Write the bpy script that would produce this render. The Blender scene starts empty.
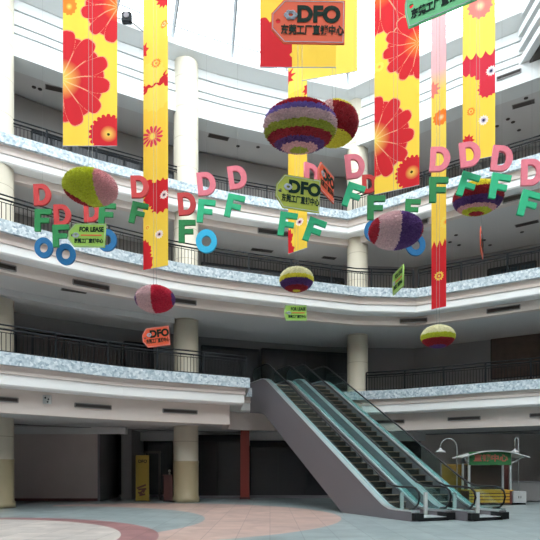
import bpy, bmesh, math, random
import numpy as np
from mathutils import Vector, Matrix
random.seed(7)
C = bpy.context.scene.collection
SC = bpy.context.scene
PI = math.pi
R = math.radians

# ------------------------------------------------------------------ camera, sky, exposure
F = 565.0; CX = 270.0; HZ = 470.0; CAMZ = 1.6
cam_d = bpy.data.cameras.new('camera'); cam = bpy.data.objects.new('camera', cam_d); C.objects.link(cam)
cam.location = (0, 0, CAMZ); cam.rotation_euler = (R(90), 0, 0)
cam_d.sensor_width = 36.0; cam_d.lens = F / 540 * 36.0
cam_d.shift_y = (HZ - 270) / 540.0; cam_d.clip_end = 300
SC.camera = cam
SKY = 5.4
w = bpy.data.worlds.new('sky'); SC.world = w; w.use_nodes = True
bg = w.node_tree.nodes['Background']
bg.inputs['Color'].default_value = (0.90, 0.97, 1.0, 1); bg.inputs['Strength'].default_value = SKY
SC.view_settings.view_transform = 'Standard'
SC.view_settings.look = 'None'
SC.view_settings.gamma = 1.0
SC.view_settings.use_curve_mapping = False
SC.view_settings.exposure = 0.0

def P(px, py, Y):
    return Vector(((px - CX) / F * Y, Y, CAMZ + (HZ - py) / F * Y))

# ------------------------------------------------------------------ materials
def mat(name, col, rough=0.6, metal=0.0, noise=0.0, nscale=8.0, bump=0.0, spec=0.5, trans=0.0):
    m = bpy.data.materials.new(name); m.use_nodes = True
    nt = m.node_tree; b = nt.nodes['Principled BSDF']
    b.inputs['Roughness'].default_value = rough; b.inputs['Metallic'].default_value = metal
    b.inputs['Specular IOR Level'].default_value = spec
    b.inputs['Base Color'].default_value = (*col, 1)
    if noise > 0 or bump > 0:
        tc = nt.nodes.new('ShaderNodeTexCoord'); nz = nt.nodes.new('ShaderNodeTexNoise')
        nz.inputs['Scale'].default_value = nscale; nz.inputs['Detail'].default_value = 4
        nt.links.new(tc.outputs['Object'], nz.inputs['Vector'])
        if noise > 0:
            mx = nt.nodes.new('ShaderNodeMix'); mx.data_type = 'RGBA'
            mx.inputs[6].default_value = (*[c * (1 - noise) for c in col], 1)
            mx.inputs[7].default_value = (*[min(1, c * (1 + noise)) for c in col], 1)
            nt.links.new(nz.outputs['Fac'], mx.inputs[0]); nt.links.new(mx.outputs[2], b.inputs['Base Color'])
        if bump > 0:
            bp = nt.nodes.new('ShaderNodeBump'); bp.inputs['Strength'].default_value = bump
            nt.links.new(nz.outputs['Fac'], bp.inputs['Height']); nt.links.new(bp.outputs['Normal'], b.inputs['Normal'])
    return m

def srgb(r, g, b):
    return tuple(((c / 255) / 12.92 if c / 255 <= 0.04045 else ((c / 255 + 0.055) / 1.055) ** 2.4) for c in (r, g, b))

def granite():
    m = bpy.data.materials.new('speckled_granite'); m.use_nodes = True; nt = m.node_tree; b = nt.nodes['Principled BSDF']
    tc = nt.nodes.new('ShaderNodeTexCoord'); v = nt.nodes.new('ShaderNodeTexVoronoi'); v.inputs['Scale'].default_value = 11
    nz = nt.nodes.new('ShaderNodeTexNoise'); nz.inputs['Scale'].default_value = 9; nz.inputs['Detail'].default_value = 6
    nt.links.new(tc.outputs['Object'], v.inputs['Vector']); nt.links.new(tc.outputs['Object'], nz.inputs['Vector'])
    rp = nt.nodes.new('ShaderNodeValToRGB'); e = rp.color_ramp.elements
    e[0].position = 0.15; e[0].color = (0.17, 0.24, 0.31, 1); e[1].position = 0.8; e[1].color = (0.72, 0.76, 0.78, 1)
    a = e.new(0.45); a.color = (0.42, 0.50, 0.55, 1)
    mx = nt.nodes.new('ShaderNodeMix'); mx.data_type = 'RGBA'; mx.inputs[0].default_value = 0.4
    nt.links.new(v.outputs['Color'], mx.inputs[6]); nt.links.new(nz.outputs['Fac'], mx.inputs[7])
    sp = nt.nodes.new('ShaderNodeRGBToBW'); nt.links.new(mx.outputs[2], sp.inputs[0]); nt.links.new(sp.outputs[0], rp.inputs[0])
    nt.links.new(rp.outputs['Color'], b.inputs['Base Color']); b.inputs['Roughness'].default_value = 0.35
    return m

def floor_mat():
    m = bpy.data.materials.new('patterned_marble_floor'); m.use_nodes = True; nt = m.node_tree; b = nt.nodes['Principled BSDF']
    L = nt.links.new
    geo = nt.nodes.new('ShaderNodeTexCoord')
    def circle(cx, cy, r):
        s = nt.nodes.new('ShaderNodeVectorMath'); s.operation = 'DISTANCE'; s.inputs[1].default_value = (cx, cy, 0)
        L(geo.outputs['Object'], s.inputs[0])
        c = nt.nodes.new('ShaderNodeMath'); c.operation = 'LESS_THAN'; c.inputs[1].default_value = r
        L(s.outputs['Value'], c.inputs[0]); return c.outputs[0]
    def mix(f, a, col):
        x = nt.nodes.new('ShaderNodeMix'); x.data_type = 'RGBA'; L(f, x.inputs[0])
        if isinstance(a, tuple): x.inputs[6].default_value = (*a, 1)
        else: L(a, x.inputs[6])
        x.inputs[7].default_value = (*col, 1); return x.outputs[2]
    blue = (0.235, 0.275, 0.28); pink = (0.43, 0.30, 0.26); cream = (0.47, 0.42, 0.39); red = (0.28, 0.14, 0.14)
    c = mix(circle(-5.3, 19.5, 7.7), blue, pink)
    c = mix(circle(-9.2, 17.8, 7.1), c, blue)
    c = mix(circle(-16.0, 24.0, 6.4), c, blue)
    c = mix(circle(-9.0, 12.6, 6.4), c, red)
    c = mix(circle(-9.4, 12.5, 5.9), c, cream)
    nz = nt.nodes.new('ShaderNodeTexNoise'); nz.inputs['Scale'].default_value = 1.1; nz.inputs['Detail'].default_value = 8
    nz.inputs['Distortion'].default_value = 1.2
    L(geo.outputs['Object'], nz.inputs['Vector'])
    br = nt.nodes.new('ShaderNodeTexBrick'); br.inputs['Scale'].default_value = 1.0; br.offset = 0
    br.inputs['Color1'].default_value = (0.88, 0.88, 0.88, 1); br.inputs['Color2'].default_value = (1.08, 1.06, 1.04, 1)
    br.inputs['Mortar'].default_value = (0.62, 0.62, 0.62, 1); br.inputs['Mortar Size'].default_value = 0.012
    br.inputs['Brick Width'].default_value = 0.8; br.inputs['Row Height'].default_value = 0.8
    L(geo.outputs['Object'], br.inputs['Vector'])
    rp = nt.nodes.new('ShaderNodeMapRange'); rp.inputs[1].default_value = 0.3; rp.inputs[2].default_value = 0.7
    rp.inputs[3].default_value = 0.82; rp.inputs[4].default_value = 1.18; L(nz.outputs['Fac'], rp.inputs[0])
    m1 = nt.nodes.new('ShaderNodeVectorMath'); m1.operation = 'SCALE'; L(c, m1.inputs[0]); L(rp.outputs[0], m1.inputs['Scale'])
    m2 = nt.nodes.new('ShaderNodeVectorMath'); m2.operation = 'MULTIPLY'; L(m1.outputs[0], m2.inputs[0]); L(br.outputs['Color'], m2.inputs[1])
    L(m2.outputs[0], b.inputs['Base Color']); b.inputs['Roughness'].default_value = 0.38
    return m

def glass_mat(name, tint, gloss=0.12, rough=0.03):
    m = bpy.data.materials.new(name); m.use_nodes = True; nt = m.node_tree
    for n in list(nt.nodes): nt.nodes.remove(n)
    o = nt.nodes.new('ShaderNodeOutputMaterial'); t = nt.nodes.new('ShaderNodeBsdfTransparent'); g = nt.nodes.new('ShaderNodeBsdfGlossy')
    t.inputs[0].default_value = (*tint, 1); g.inputs['Roughness'].default_value = rough; g.inputs[0].default_value = (0.85, 1, 0.98, 1)
    x = nt.nodes.new('ShaderNodeMixShader'); x.inputs[0].default_value = gloss
    nt.links.new(t.outputs[0], x.inputs[1]); nt.links.new(g.outputs[0], x.inputs[2]); nt.links.new(x.outputs[0], o.inputs[0])
    return m

def cloth_mat(name, trans=0.4):
    m = bpy.data.materials.new(name); m.use_nodes = True; nt = m.node_tree; b = nt.nodes['Principled BSDF']
    a = nt.nodes.new('ShaderNodeVertexColor'); a.layer_name = 'print'
    nt.links.new(a.outputs['Color'], b.inputs['Base Color']); b.inputs['Roughness'].default_value = 0.65
    b.inputs['Specular IOR Level'].default_value = 0.2
    t = nt.nodes.new('ShaderNodeBsdfTranslucent'); nt.links.new(a.outputs['Color'], t.inputs[0])
    x = nt.nodes.new('ShaderNodeMixShader'); x.inputs[0].default_value = trans
    nt.links.new(b.outputs[0], x.inputs[1]); nt.links.new(t.outputs[0], x.inputs[2])
    nt.links.new(x.outputs[0], nt.nodes['Material Output'].inputs[0]); return m

def column_mat():
    m = bpy.data.materials.new('beige_column_tile'); m.use_nodes = True; nt = m.node_tree; b = nt.nodes['Principled BSDF']
    tc = nt.nodes.new('ShaderNodeTexCoord'); sp = nt.nodes.new('ShaderNodeSeparateXYZ'); nt.links.new(tc.outputs['Object'], sp.inputs[0])
    md = nt.nodes.new('ShaderNodeMath'); md.operation = 'MODULO'; md.inputs[1].default_value = 1.5; nt.links.new(sp.outputs['Z'], md.inputs[0])
    lt = nt.nodes.new('ShaderNodeMath'); lt.operation = 'LESS_THAN'; lt.inputs[1].default_value = 0.025; nt.links.new(md.outputs[0], lt.inputs[0])
    mx = nt.nodes.new('ShaderNodeMix'); mx.data_type = 'RGBA'; mx.inputs[6].default_value = (0.60, 0.545, 0.44, 1); mx.inputs[7].default_value = (0.36, 0.30, 0.21, 1)
    nt.links.new(lt.outputs[0], mx.inputs[0]); 
    g = nt.nodes.new('ShaderNodeMath'); g.operation = 'LESS_THAN'; g.inputs[1].default_value = 2.05; nt.links.new(sp.outputs['Z'], g.inputs[0])
    m2 = nt.nodes.new('ShaderNodeMix'); m2.data_type = 'RGBA'; nt.links.new(g.outputs[0], m2.inputs[0])
    nt.links.new(mx.outputs[2], m2.inputs[6]); m2.inputs[7].default_value = (0.38, 0.31, 0.19, 1)
    nt.links.new(m2.outputs[2], b.inputs['Base Color']); b.inputs['Roughness'].default_value = 0.45
    return m

M = dict(
    granite=granite(), floor=floor_mat(), column=column_mat(),
    cornice=mat('white_cornice_paint', (0.86, 0.86, 0.85), 0.55),
    fascia=mat('warm_fascia_paint', (0.66, 0.575, 0.53), 0.7, noise=0.04, nscale=0.6),
    upper=mat('white_upper_wall', (0.68, 0.70, 0.70), 0.6),
    ceiling=mat('grey_ceiling_paint', (0.60, 0.585, 0.58), 0.8),
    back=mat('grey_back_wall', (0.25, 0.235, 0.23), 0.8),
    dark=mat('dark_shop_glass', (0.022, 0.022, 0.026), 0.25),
    black=mat('black_metal', (0.009, 0.011, 0.014), 0.45, spec=0.2),
    rubber=mat('black_rubber', (0.01, 0.01, 0.011), 0.4, spec=0.25),
    gfloor=mat('gallery_floor_tile', (0.48, 0.45, 0.42), 0.4),
    steelframe=mat('pale_roof_steel', (0.30, 0.32, 0.34), 0.5),
    gapcover=mat('pale_teal_cover', (0.25, 0.42, 0.42), 0.25, metal=0.5),
    steel=mat('brushed_steel', (0.86, 0.90, 0.92), 0.3, metal=0.85),
    truss=mat('grey_escalator_cladding', (0.185, 0.165, 0.18), 0.45, metal=0.15),
    tread=mat('dark_step_tread', (0.014, 0.012, 0.012), 0.6, spec=0.2),
    nosing=mat('tan_step_edge', (0.42, 0.27, 0.19), 0.6, spec=0.2),
    glass=glass_mat('teal_balustrade_glass', (0.86, 0.96, 0.95), 0.045),
    roofglass=glass_mat('skylight_glass', (0.97, 0.99, 1.0), 0.03),
    slot=mat('dark_vent_slot', (0.05, 0.04, 0.035), 0.7),
    shutter=mat('roller_shutter_grey', (0.50, 0.42, 0.40), 0.7, noise=0.08, nscale=1.2),
    redpillar=mat('red_painted_pillar', (0.27, 0.03, 0.02), 0.5),
    yellow=mat('yellow_poster_board', (0.33, 0.22, 0.025), 0.6),
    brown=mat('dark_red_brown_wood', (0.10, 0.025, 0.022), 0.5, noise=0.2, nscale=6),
    slat=mat('yellow_slat_wood', (0.55, 0.31, 0.03), 0.5, noise=0.1, nscale=5),
    white=mat('white_lacquer', (0.48, 0.48, 0.47), 0.4),
    kgreen=mat('green_kiosk_sign', (0.02, 0.13, 0.035), 0.6),
    kred=mat('red_sign_lettering', (0.36, 0.09, 0.06), 0.5),
    orange=mat('orange_tag_board', (0.78, 0.10, 0.035), 0.7),
    olive=mat('olive_green_tag_board', (0.30, 0.34, 0.02), 0.5),
    tgreen=mat('green_tag_board', (0.11, 0.50, 0.19), 0.5),
    lime=mat('lime_green_tag_board', (0.31, 0.52, 0.08), 0.7),
    ink=mat('dark_green_lettering', (0.006, 0.022, 0.014), 0.6, spec=0.1),
    inkred=mat('red_lettering', (0.6, 0.10, 0.02), 0.5),
    logo=mat('pale_emblem_print', (0.42, 0.44, 0.50), 0.5),
    lred=mat('red_foam', (0.52, 0.035, 0.035), 0.7, noise=0.12, nscale=14, bump=0.4),
    lpink=mat('pink_foam', (0.74, 0.17, 0.22), 0.65, noise=0.12, nscale=14, bump=0.4),
    lgreen=mat('green_foam', (0.01, 0.20, 0.05), 0.7, noise=0.12, nscale=14, bump=0.4),
    lmint=mat('mint_green_foam', (0.015, 0.42, 0.19), 0.65, noise=0.12, nscale=14, bump=0.4),
    lblue=mat('blue_foam', (0.005, 0.13, 0.32), 0.7, noise=0.12, nscale=14, bump=0.4),
    lcyan=mat('cyan_foam', (0.01, 0.42, 0.68), 0.5, noise=0.12, nscale=14, bump=0.4),
    cord=mat('grey_hanging_cord', (0.3, 0.3, 0.3), 0.6),
    cloth=cloth_mat('printed_banner_cloth'),
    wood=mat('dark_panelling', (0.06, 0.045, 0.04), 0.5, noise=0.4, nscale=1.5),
    mural=mat('brown_mural', (0.085, 0.05, 0.035), 0.6, noise=0.6, nscale=2.5),
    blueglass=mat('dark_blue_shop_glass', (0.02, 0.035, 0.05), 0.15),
    lampwhite=mat('white_enamel', (0.4, 0.4, 0.4), 0.4),
)

# ------------------------------------------------------------------ helpers
def link(name, me, parent=None, mats=None, loc=None):
    o = bpy.data.objects.new(name, me); C.objects.link(o)
    if parent: o.parent = parent
    if mats:
        for m in (mats if isinstance(mats, (list, tuple)) else [mats]): o.data.materials.append(m)
    if loc is not None: o.location = loc
    return o

def obj(name, bm, mats, parent=None, smooth=False, loc=None):
    bmesh.ops.recalc_face_normals(bm, faces=bm.faces)
    me = bpy.data.meshes.new(name); bm.to_mesh(me); bm.free()
    if smooth:
        for p in me.polygons: p.use_smooth = True
    return link(name, me, parent, mats, loc)

def tag(o, label, cat, group=None, kind=None):
    if label: o['label'] = label
    if cat: o['category'] = cat
    if group: o['group'] = group
    if kind: o['kind'] = kind
    return o

def thing(name, label, cat, loc=(0, 0, 0), rot=(0, 0, 0), group=None):
    o = bpy.data.objects.new(name, None); C.objects.link(o); o.location = loc; o.rotation_euler = rot
    o.empty_display_size = 0.2
    return tag(o, label, cat, group)

def struct(o):
    o['kind'] = 'structure'; return o

def box(bm, x0, x1, y0, y1, z0, z1, mi=0, mtx=None):
    vs = [bm.verts.new(Vector(p) if mtx is None else mtx @ Vector(p)) for p in
          ((x0, y0, z0), (x1, y0, z0), (x1, y1, z0), (x0, y1, z0), (x0, y0, z1), (x1, y0, z1), (x1, y1, z1), (x0, y1, z1))]
    for f in ((0, 3, 2, 1), (4, 5, 6, 7), (0, 1, 5, 4), (1, 2, 6, 5), (2, 3, 7, 6), (3, 0, 4, 7)):
        fc = bm.faces.new([vs[i] for i in f]); fc.material_index = mi

def BX(*a, **k):
    bm = bmesh.new(); box(bm, *a, **k); return bm

def tube(bm, pts, r, seg=8, mi=0, closed=False):
    pts = [Vector(p) for p in pts]; n = len(pts); rings = []
    up0 = Vector((0, 0, 1))
    for i, p in enumerate(pts):
        if closed: t = pts[(i + 1) % n] - pts[i - 1]
        else: t = pts[min(i + 1, n - 1)] - pts[max(i - 1, 0)]
        t.normalize()
        a = up0 if abs(t.z) < 0.95 else Vector((1, 0, 0))
        s = t.cross(a).normalized(); u = s.cross(t).normalized()
        rr = r[i] if isinstance(r, (list, tuple)) else r
        rings.append([bm.verts.new(p + (s * math.cos(2 * PI * k / seg) + u * math.sin(2 * PI * k / seg)) * rr) for k in range(seg)])
    m = n if closed else n - 1
    for i in range(m):
        A, B = rings[i], rings[(i + 1) % n]
        for k in range(seg):
            f = bm.faces.new((A[k], A[(k + 1) % seg], B[(k + 1) % seg], B[k])); f.material_index = mi
    if not closed:
        for rg in (rings[0], rings[-1]):
            try: bm.faces.new(rg).material_index = mi
            except ValueError: pass

def TB(pts, r, seg=8, closed=False):
    bm = bmesh.new(); tube(bm, pts, r, seg, 0, closed); return bm

def lathe(bm, prof, seg=48, cx=0, cy=0, mi=0):
    rings = [[bm.verts.new((cx + r * math.cos(2 * PI * k / seg), cy + r * math.sin(2 * PI * k / seg), z)) for k in range(seg)] for r, z in prof]
    for i in range(len(rings) - 1):
        for k in range(seg):
            f = bm.faces.new((rings[i][k], rings[i][(k + 1) % seg], rings[i + 1][(k + 1) % seg], rings[i + 1][k])); f.material_index = mi
    bm.faces.new(rings[0]); bm.faces.new(rings[-1])

def prism(bm, poly, frame, a0, a1, mi=0):
    """poly: list of (p,q); frame(p,q,a) -> Vector."""
    A = [bm.verts.new(frame(p, q, a0)) for p, q in poly]; B = [bm.verts.new(frame(p, q, a1)) for p, q in poly]
    n = len(poly)
    bm.faces.new(A).material_index = mi; bm.faces.new(B[::-1]).material_index = mi
    for i in range(n):
        bm.faces.new((A[i], B[i], B[(i + 1) % n], A[(i + 1) % n])).material_index = mi

def curve_mesh(name, loops, extrude):
    """filled 2D shape with holes, extruded +-extrude about z"""
    cu = bpy.data.curves.new(name, 'CURVE'); cu.dimensions = '2D'; cu.fill_mode = 'BOTH'; cu.extrude = extrude
    for lp in loops:
        s = cu.splines.new('POLY'); s.points.add(len(lp) - 1); s.use_cyclic_u = True
        for i, (x, y) in enumerate(lp): s.points[i].co = (x, y, 0, 1)
    o = bpy.data.objects.new('tmp', cu); C.objects.link(o)
    bpy.context.view_layer.update()
    me = bpy.data.meshes.new_from_object(o.evaluated_get(bpy.context.evaluated_depsgraph_get()))
    bpy.data.objects.remove(o); bpy.data.curves.remove(cu); me.name = name
    return me

def text_mesh(body, size, offset=0.0, extrude=0.0015, xs=1.0):
    cu = bpy.data.curves.new('txt', 'FONT'); cu.body = body; cu.size = size; cu.offset = offset; cu.extrude = extrude
    cu.align_x = 'CENTER'; cu.align_y = 'CENTER'; cu.resolution_u = 4
    o = bpy.data.objects.new('tmp', cu); C.objects.link(o); bpy.context.view_layer.update()
    me = bpy.data.meshes.new_from_object(o.evaluated_get(bpy.context.evaluated_depsgraph_get()))
    bpy.data.objects.remove(o); bpy.data.curves.remove(cu)
    me.transform(Matrix.Diagonal((xs, 1, 1, 1)))
    me.transform(Matrix.Rotation(R(90), 4, 'X'))   # upright, facing -Y
    return me

# ------------------------------------------------------------------ plan of the atrium
def px_path(pts, H):
    out = []
    for px, py in pts:
        Y = F * (H - CAMZ) / (HZ - py); out.append(((px - CX) / F * Y, Y))
    return out

H2, H3, H4 = 5.87, 10.65, 15.47
L2L = px_path([(0, 351), (60, 358.8), (125, 367), (186, 372.5), (250, 378)], H2)
L2R = px_path([(365, 391), (400, 389.3), (470, 384), (540, 378.7)], H2)
L3P = px_path([(0, 218), (45, 230.5), (90, 242.5), (140, 254), (180, 262.5), (225, 269.5), (270, 275.5), (315, 281.5), (360, 287), (416, 288.5), (478, 278), (540, 267)], H3)
L4P = px_path([(0, 131), (45, 144), (90, 157.5), (135, 169.5), (180, 181), (225, 191), (270, 199), (310, 205.5), (348, 211), (400, 195), (450, 178.5), (540, 153)], H4)
REAR = [(15.0, 21.5), (17.5, 15), (18, 5), (14, -4), (6, -9), (-6, -9), (-14, -4), (-17.5, 3), (-17, 9), (-14.5, 14.5), (-12.6, 17.2)]
def smooth(pts, n=3):
    out = []
    for i in range(len(pts) - 1):
        p0 = Vector(pts[max(i - 1, 0)]); p1 = Vector(pts[i]); p2 = Vector(pts[i + 1]); p3 = Vector(pts[min(i + 2, len(pts) - 1)])
        for k in range(n):
            t = k / n
            q = 0.5 * ((2 * p1) + (-p0 + p2) * t + (2 * p0 - 5 * p1 + 4 * p2 - p3) * t * t + (-p0 + 3 * p1 - 3 * p2 + p3) * t ** 3)
            out.append((q.x, q.y))
    out.append(tuple(pts[-1])); return out
L2L = smooth(L2L)
L3L = smooth(L3P[:9]); L4L = smooth(L4P[:9])
NOTCH = [(-1.25, 29.3), (3.0, 31.1)]
PATH2 = L2L + NOTCH + L2R + REAR
PATH3 = L3L + L3P[9:] + REAR
PATH4 = L4L + L4P[9:] + REAR

def offset(path, d, closed=True):
    """shift away from the void (path runs left -> right as seen from the camera, so away = left-hand normal)"""
    n = len(path); out = []
    for i in range(n):
        p = Vector(path[i]);
        a = Vector(path[i - 1]) if (closed or i > 0) else None
        b = Vector(path[(i + 1) % n]) if (closed or i < n - 1) else None
        ns = []
        if a is not None: t = (p - a).normalized(); ns.append(Vector((-t.y, t.x)))
        if b is not None: t = (b - p).normalized(); ns.append(Vector((-t.y, t.x)))
        nn = sum(ns, Vector((0, 0))).normalized()
        k = 1 / max(0.4, nn.dot(ns[0]))
        q = p + nn * d * k; out.append((q.x, q.y))
    return out

def sweep(name, path, prof, m, closed=True):
    bm = bmesh.new(); cols = []
    for d, z in prof:
        pp = offset(path, d, closed); cols.append([bm.verts.new((x, y, z)) for x, y in pp])
    n = len(path); k = len(prof)
    for j in range(k):
        A, B = cols[j], cols[(j + 1) % k]
        for i in range(n if closed else n - 1):
            i2 = (i + 1) % n
            bm.faces.new((A[i], A[i2], B[i2], B[i]))
    if not closed:
        bm.faces.new([c[0] for c in cols]); bm.faces.new([c[-1] for c in cols][::-1])
    return struct(obj(name, bm, m))

BIG = [(-34, -28), (34, -28), (34, 50), (-34, 50)]
def slab(name, path, d, z0, z1, m):
    me = curve_mesh(name, [BIG, offset(path, d)], (z1 - z0) / 2)
    me.transform(Matrix.Translation((0, 0, (z0 + z1) / 2)))
    return struct(link(name, me, None, m))

# ground floor
bm = BX(-34, 34, -28, 50, -0.3, 0)
struct(obj('floor', bm, M['floor']))

def level(path, T, gh, ch, wh, fh, k):
    z = T
    sweep('trim_%d' % k, path, [(0, z), (0, z - gh), (0.22, z - gh), (1.1, z - gh), (1.1, z)], M['granite']); k += 1; z -= gh
    sweep('trim_%d' % k, path, [(0.16, z - 0.002), (0.20, z - 0.05), (0.24, z - ch * 0.6), (0.20, z - ch * 0.65), (0.20, z - ch), (1.1, z - ch), (1.1, z - 0.002)], M['fascia']); k += 1; z -= ch
    sweep('trim_%d' % k, path, [(0.26, z - 0.002), (0.26, z - wh + 0.06), (0.32, z - wh), (1.2, z - wh), (1.2, z - 0.002)], M['cornice']); k += 1; z -= wh
    sweep('trim_%d' % k, path, [(0.92, z - 0.002), (0.92, z - fh), (1.25, z - fh), (1.25, z - 0.002)], M['fascia']); k += 1; z -= fh
    return z, k
z2b, k = level(PATH2, H2, 0.46, 0.30, 0.44, 0.92, 1)
z3b, k = level(PATH3, H3, 0.44, 0.34, 0.38, 0.46, k)
z4b, k = level(PATH4, H4, 0.42, 0.34, 0.36, 0.34, k)
TRIMK = k
for nm, path, T, zb in (('2', PATH2, H2, z2b), ('3', PATH3, H3, z3b), ('4', PATH4, H4, z4b)):
    slab('floor_slab', path, 1.08, zb + 0.12, T - 0.02, M['gfloor'])
    slab('ceiling', path, 1.2, zb + 0.04, zb + 0.12, M['ceiling'])

# upper wall above the fourth-storey opening: stepped white bands, then the roof cornice
UP = offset(PATH4, 0.8)
for (za, zb_, d) in ((19.3, 20.22, 0.0), (20.34, 20.62, 0.05), (20.74, 21.3, 0.10), (21.42, 21.85, 0.15)):
    sweep('wall_upper', UP, [(d, za), (d, zb_), (1.0, zb_), (1.0, za)], M['upper'])
sweep('wall_upper_recess', UP, [(0.38, 19.35), (0.38, 21.9), (1.0, 21.9), (1.0, 19.35)], M['upper'])
sweep('trim_%d' % TRIMK, UP, [(-0.5, 22.2), (-0.5, 22.45), (1.2, 22.45), (1.2, 21.86), (0.1, 21.86), (-0.1, 21.98)], M['upper']); TRIMK += 1
slab('ceiling', UP, 0.9, 19.5, 19.57, M['ceiling'])
slab('roof_slab', UP, 0.95, 19.58, 22.35, M['upper'])
t = thing('roof_railing', 'thin grey safety railing on the roof cornice under the skylight', 'railing', (0, 29, 22.45))
RR = [Vector((x, y - 29, 0)) for x, y in offset(L4L + L4P[9:], 1.15, closed=False)]
for z, nm in ((0.55, 'middle_rail'), (1.3, 'top_rail')):
    obj(nm, TB([p + Vector((0, 0, z)) for p in RR], 0.035, 6), M['steelframe'], t)
for i in range(1, len(RR), 2):
    obj('post', TB([RR[i], RR[i] + Vector((0, 0, 1.3))], 0.03, 6), M['steelframe'], t)

# back walls of the upper galleries
BW = offset(L3L + L3P[9:] + [REAR[0], REAR[1]], 6.4, closed=False)
BWP = [(-26, 12)] + BW[2:]
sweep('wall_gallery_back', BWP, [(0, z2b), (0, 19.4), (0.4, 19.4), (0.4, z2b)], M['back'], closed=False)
# outer shell behind everything so that no daylight leaks in from the sides
bm = bmesh.new()
for a in ((-34.4, -34, -28, 50), (34, 34.4, -28, 50), (-34, 34, -28.4, -28), (-34, 34, 50, 50.4)):
    box(bm, *a, -0.3, 22)
struct(obj('wall_outer', bm, M['back']))
# rear interior walls close the lower galleries behind the camera
RW = offset(PATH3, 7.5)
i0 = PATH3.index(REAR[1])
sweep('wall_rear', RW[i0:], [(0, 0), (0, 19.4), (0.3, 19.4), (0.3, 0)], M['fascia'], closed=False)

# return wall at the top right: stacked white louvre boxes with dark gaps
XR = 11.35
for i, (za, zb_, dx) in enumerate(((20.2, 20.5, 0.12), (20.85, 21.15, 0.08), (21.45, 21.75, 0.04), (22.1, 22.6, 0.0), (23.0, 24.2, 0.0))):
    bm = BX(XR + dx, XR + 1.2, 14.0, 26.1 - 0.1 * i, za, zb_)
    struct(obj('wall_return', bm, M['upper']))
struct(obj('wall_return_glazing', BX(XR + 0.45, XR + 1.3, 14.0, 26.1, 20.1, 24.0), M['slot']))

# skylight: ring beam, glazing and white steel ribs
RING = offset(PATH4, 1.6)
sweep('roof_curb', RING, [(0, 22.4), (0, 22.6), (0.3, 22.6), (0.3, 22.4)], M['upper'])
cen = Vector((0.5, 11, 27.5))
bm = bmesh.new(); vs = [bm.verts.new((x, y, 22.6)) for x, y in RING]; cv = bm.verts.new(cen)
for i in range(len(vs)): bm.faces.new((vs[i], vs[(i + 1) % len(vs)], cv))
struct(obj('window_1', bm, M['roofglass']))
bm = bmesh.new()
for i in range(0, len(RING), 4):
    a = Vector((*RING[i], 22.6)); b_ = cen
    tube(bm, [a, b_], 0.10, 6)
    tube(bm, [a + Vector((0, 0, -0.0)), a.lerp(b_, 0.5) + Vector((0, 0, -1.2)), b_ + Vector((0, 0, -1.5))], 0.06, 6)
for t in (0.25, 0.5, 0.75):
    tube(bm, [Vector((*q, 22.6)).lerp(cen, t) for q in RING], 0.06, 6, closed=True)
struct(obj('roof_frame', bm, M['steelframe']))

# ------------------------------------------------------------------ columns
def column(px, Y, w_px, name):
    X = (px - CX) / F * Y; r = w_px / 2 / F * Y
    bm = bmesh.new(); prof = [(r * 1.10, 0), (r * 1.10, 0.22), (r * 1.02, 0.30), (r * 1.02, 1.95), (r * 1.04, 1.97), (r * 1.04, 2.05), (r, 2.08), (r, 21.9)]
    lathe(bm, prof, 48)
    o = obj(name, bm, M['column'], smooth=False, loc=(X, Y, 0)); struct(o)
    for p in o.data.polygons: p.use_smooth = len(p.vertices) == 4
    return o
column(-4, 23.95, 33, 'column_1'); column(186, 28.3, 24.5, 'column_2'); column(357.5, 31.4, 20.5, 'column_3')

# ------------------------------------------------------------------ balcony railings
def resample(path, step):
    pts = [Vector(p) for p in path]; seg = [0]
    for a, b in zip(pts, pts[1:]): seg.append(seg[-1] + (b - a).length)
    n = max(1, round(seg[-1] / step)); out = []
    for i in range(n + 1):
        s = seg[-1] * i / n; j = 0
        while j < len(seg) - 2 and seg[j + 1] < s: j += 1
        t = (s - seg[j]) / max(1e-6, seg[j + 1] - seg[j]); out.append(pts[j].lerp(pts[j + 1], min(1, t)))
    return out

def railing(path, d, z, label):
    base = offset(path, d, closed=False)
    t = thing('balcony_railing', label, 'railing', (base[len(base) // 2][0], base[len(base) // 2][1], z), group='black balcony railings')
    o3 = Vector(t.location)
    def L(p, h): return Vector((p[0], p[1], z + h)) - o3
    obj('top_rail', TB([L(p, 1.06) for p in base], 0.032), M['black'], t, True)
    obj('middle_rail', TB([L(p, 0.90) for p in base], 0.036), M['black'], t, True)
    obj('bottom_rail', TB([L(p, 0.10) for p in base], 0.022, 6), M['black'], t, True)
    posts = resample(base, 2.1)
    for p in posts:
        bm = bmesh.new(); a = L(p, 0); box(bm, a.x - .035, a.x + .035, a.y - .035, a.y + .035, 0, 1.05)
        obj('post', bm, M['black'], t)
    for a, b in zip(posts, posts[1:]):
        bm = bmesh.new(); n = 14
        for i in range(1, n):
            q = L(a.lerp(b, i / n), 0)
            box(bm, q.x - .011, q.x + .011, q.y - .011, q.y + .011, 0.1, 0.78 if i % 7 else 0.86)
        c0, c1 = L(a, .78), L(b, .78); tube(bm, [c0, c1], 0.016, 5)
        for f in (0.25, 0.75):
            q = L(a.lerp(b, f), 0.84); tube(bm, [q + Vector((0.06 * math.cos(s), 0, 0.06 * math.sin(s))) for s in [k * PI / 4 for k in range(8)]], 0.014, 5, closed=True)
        obj('baluster_panel', bm, M['black'], t)
    return t

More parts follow.
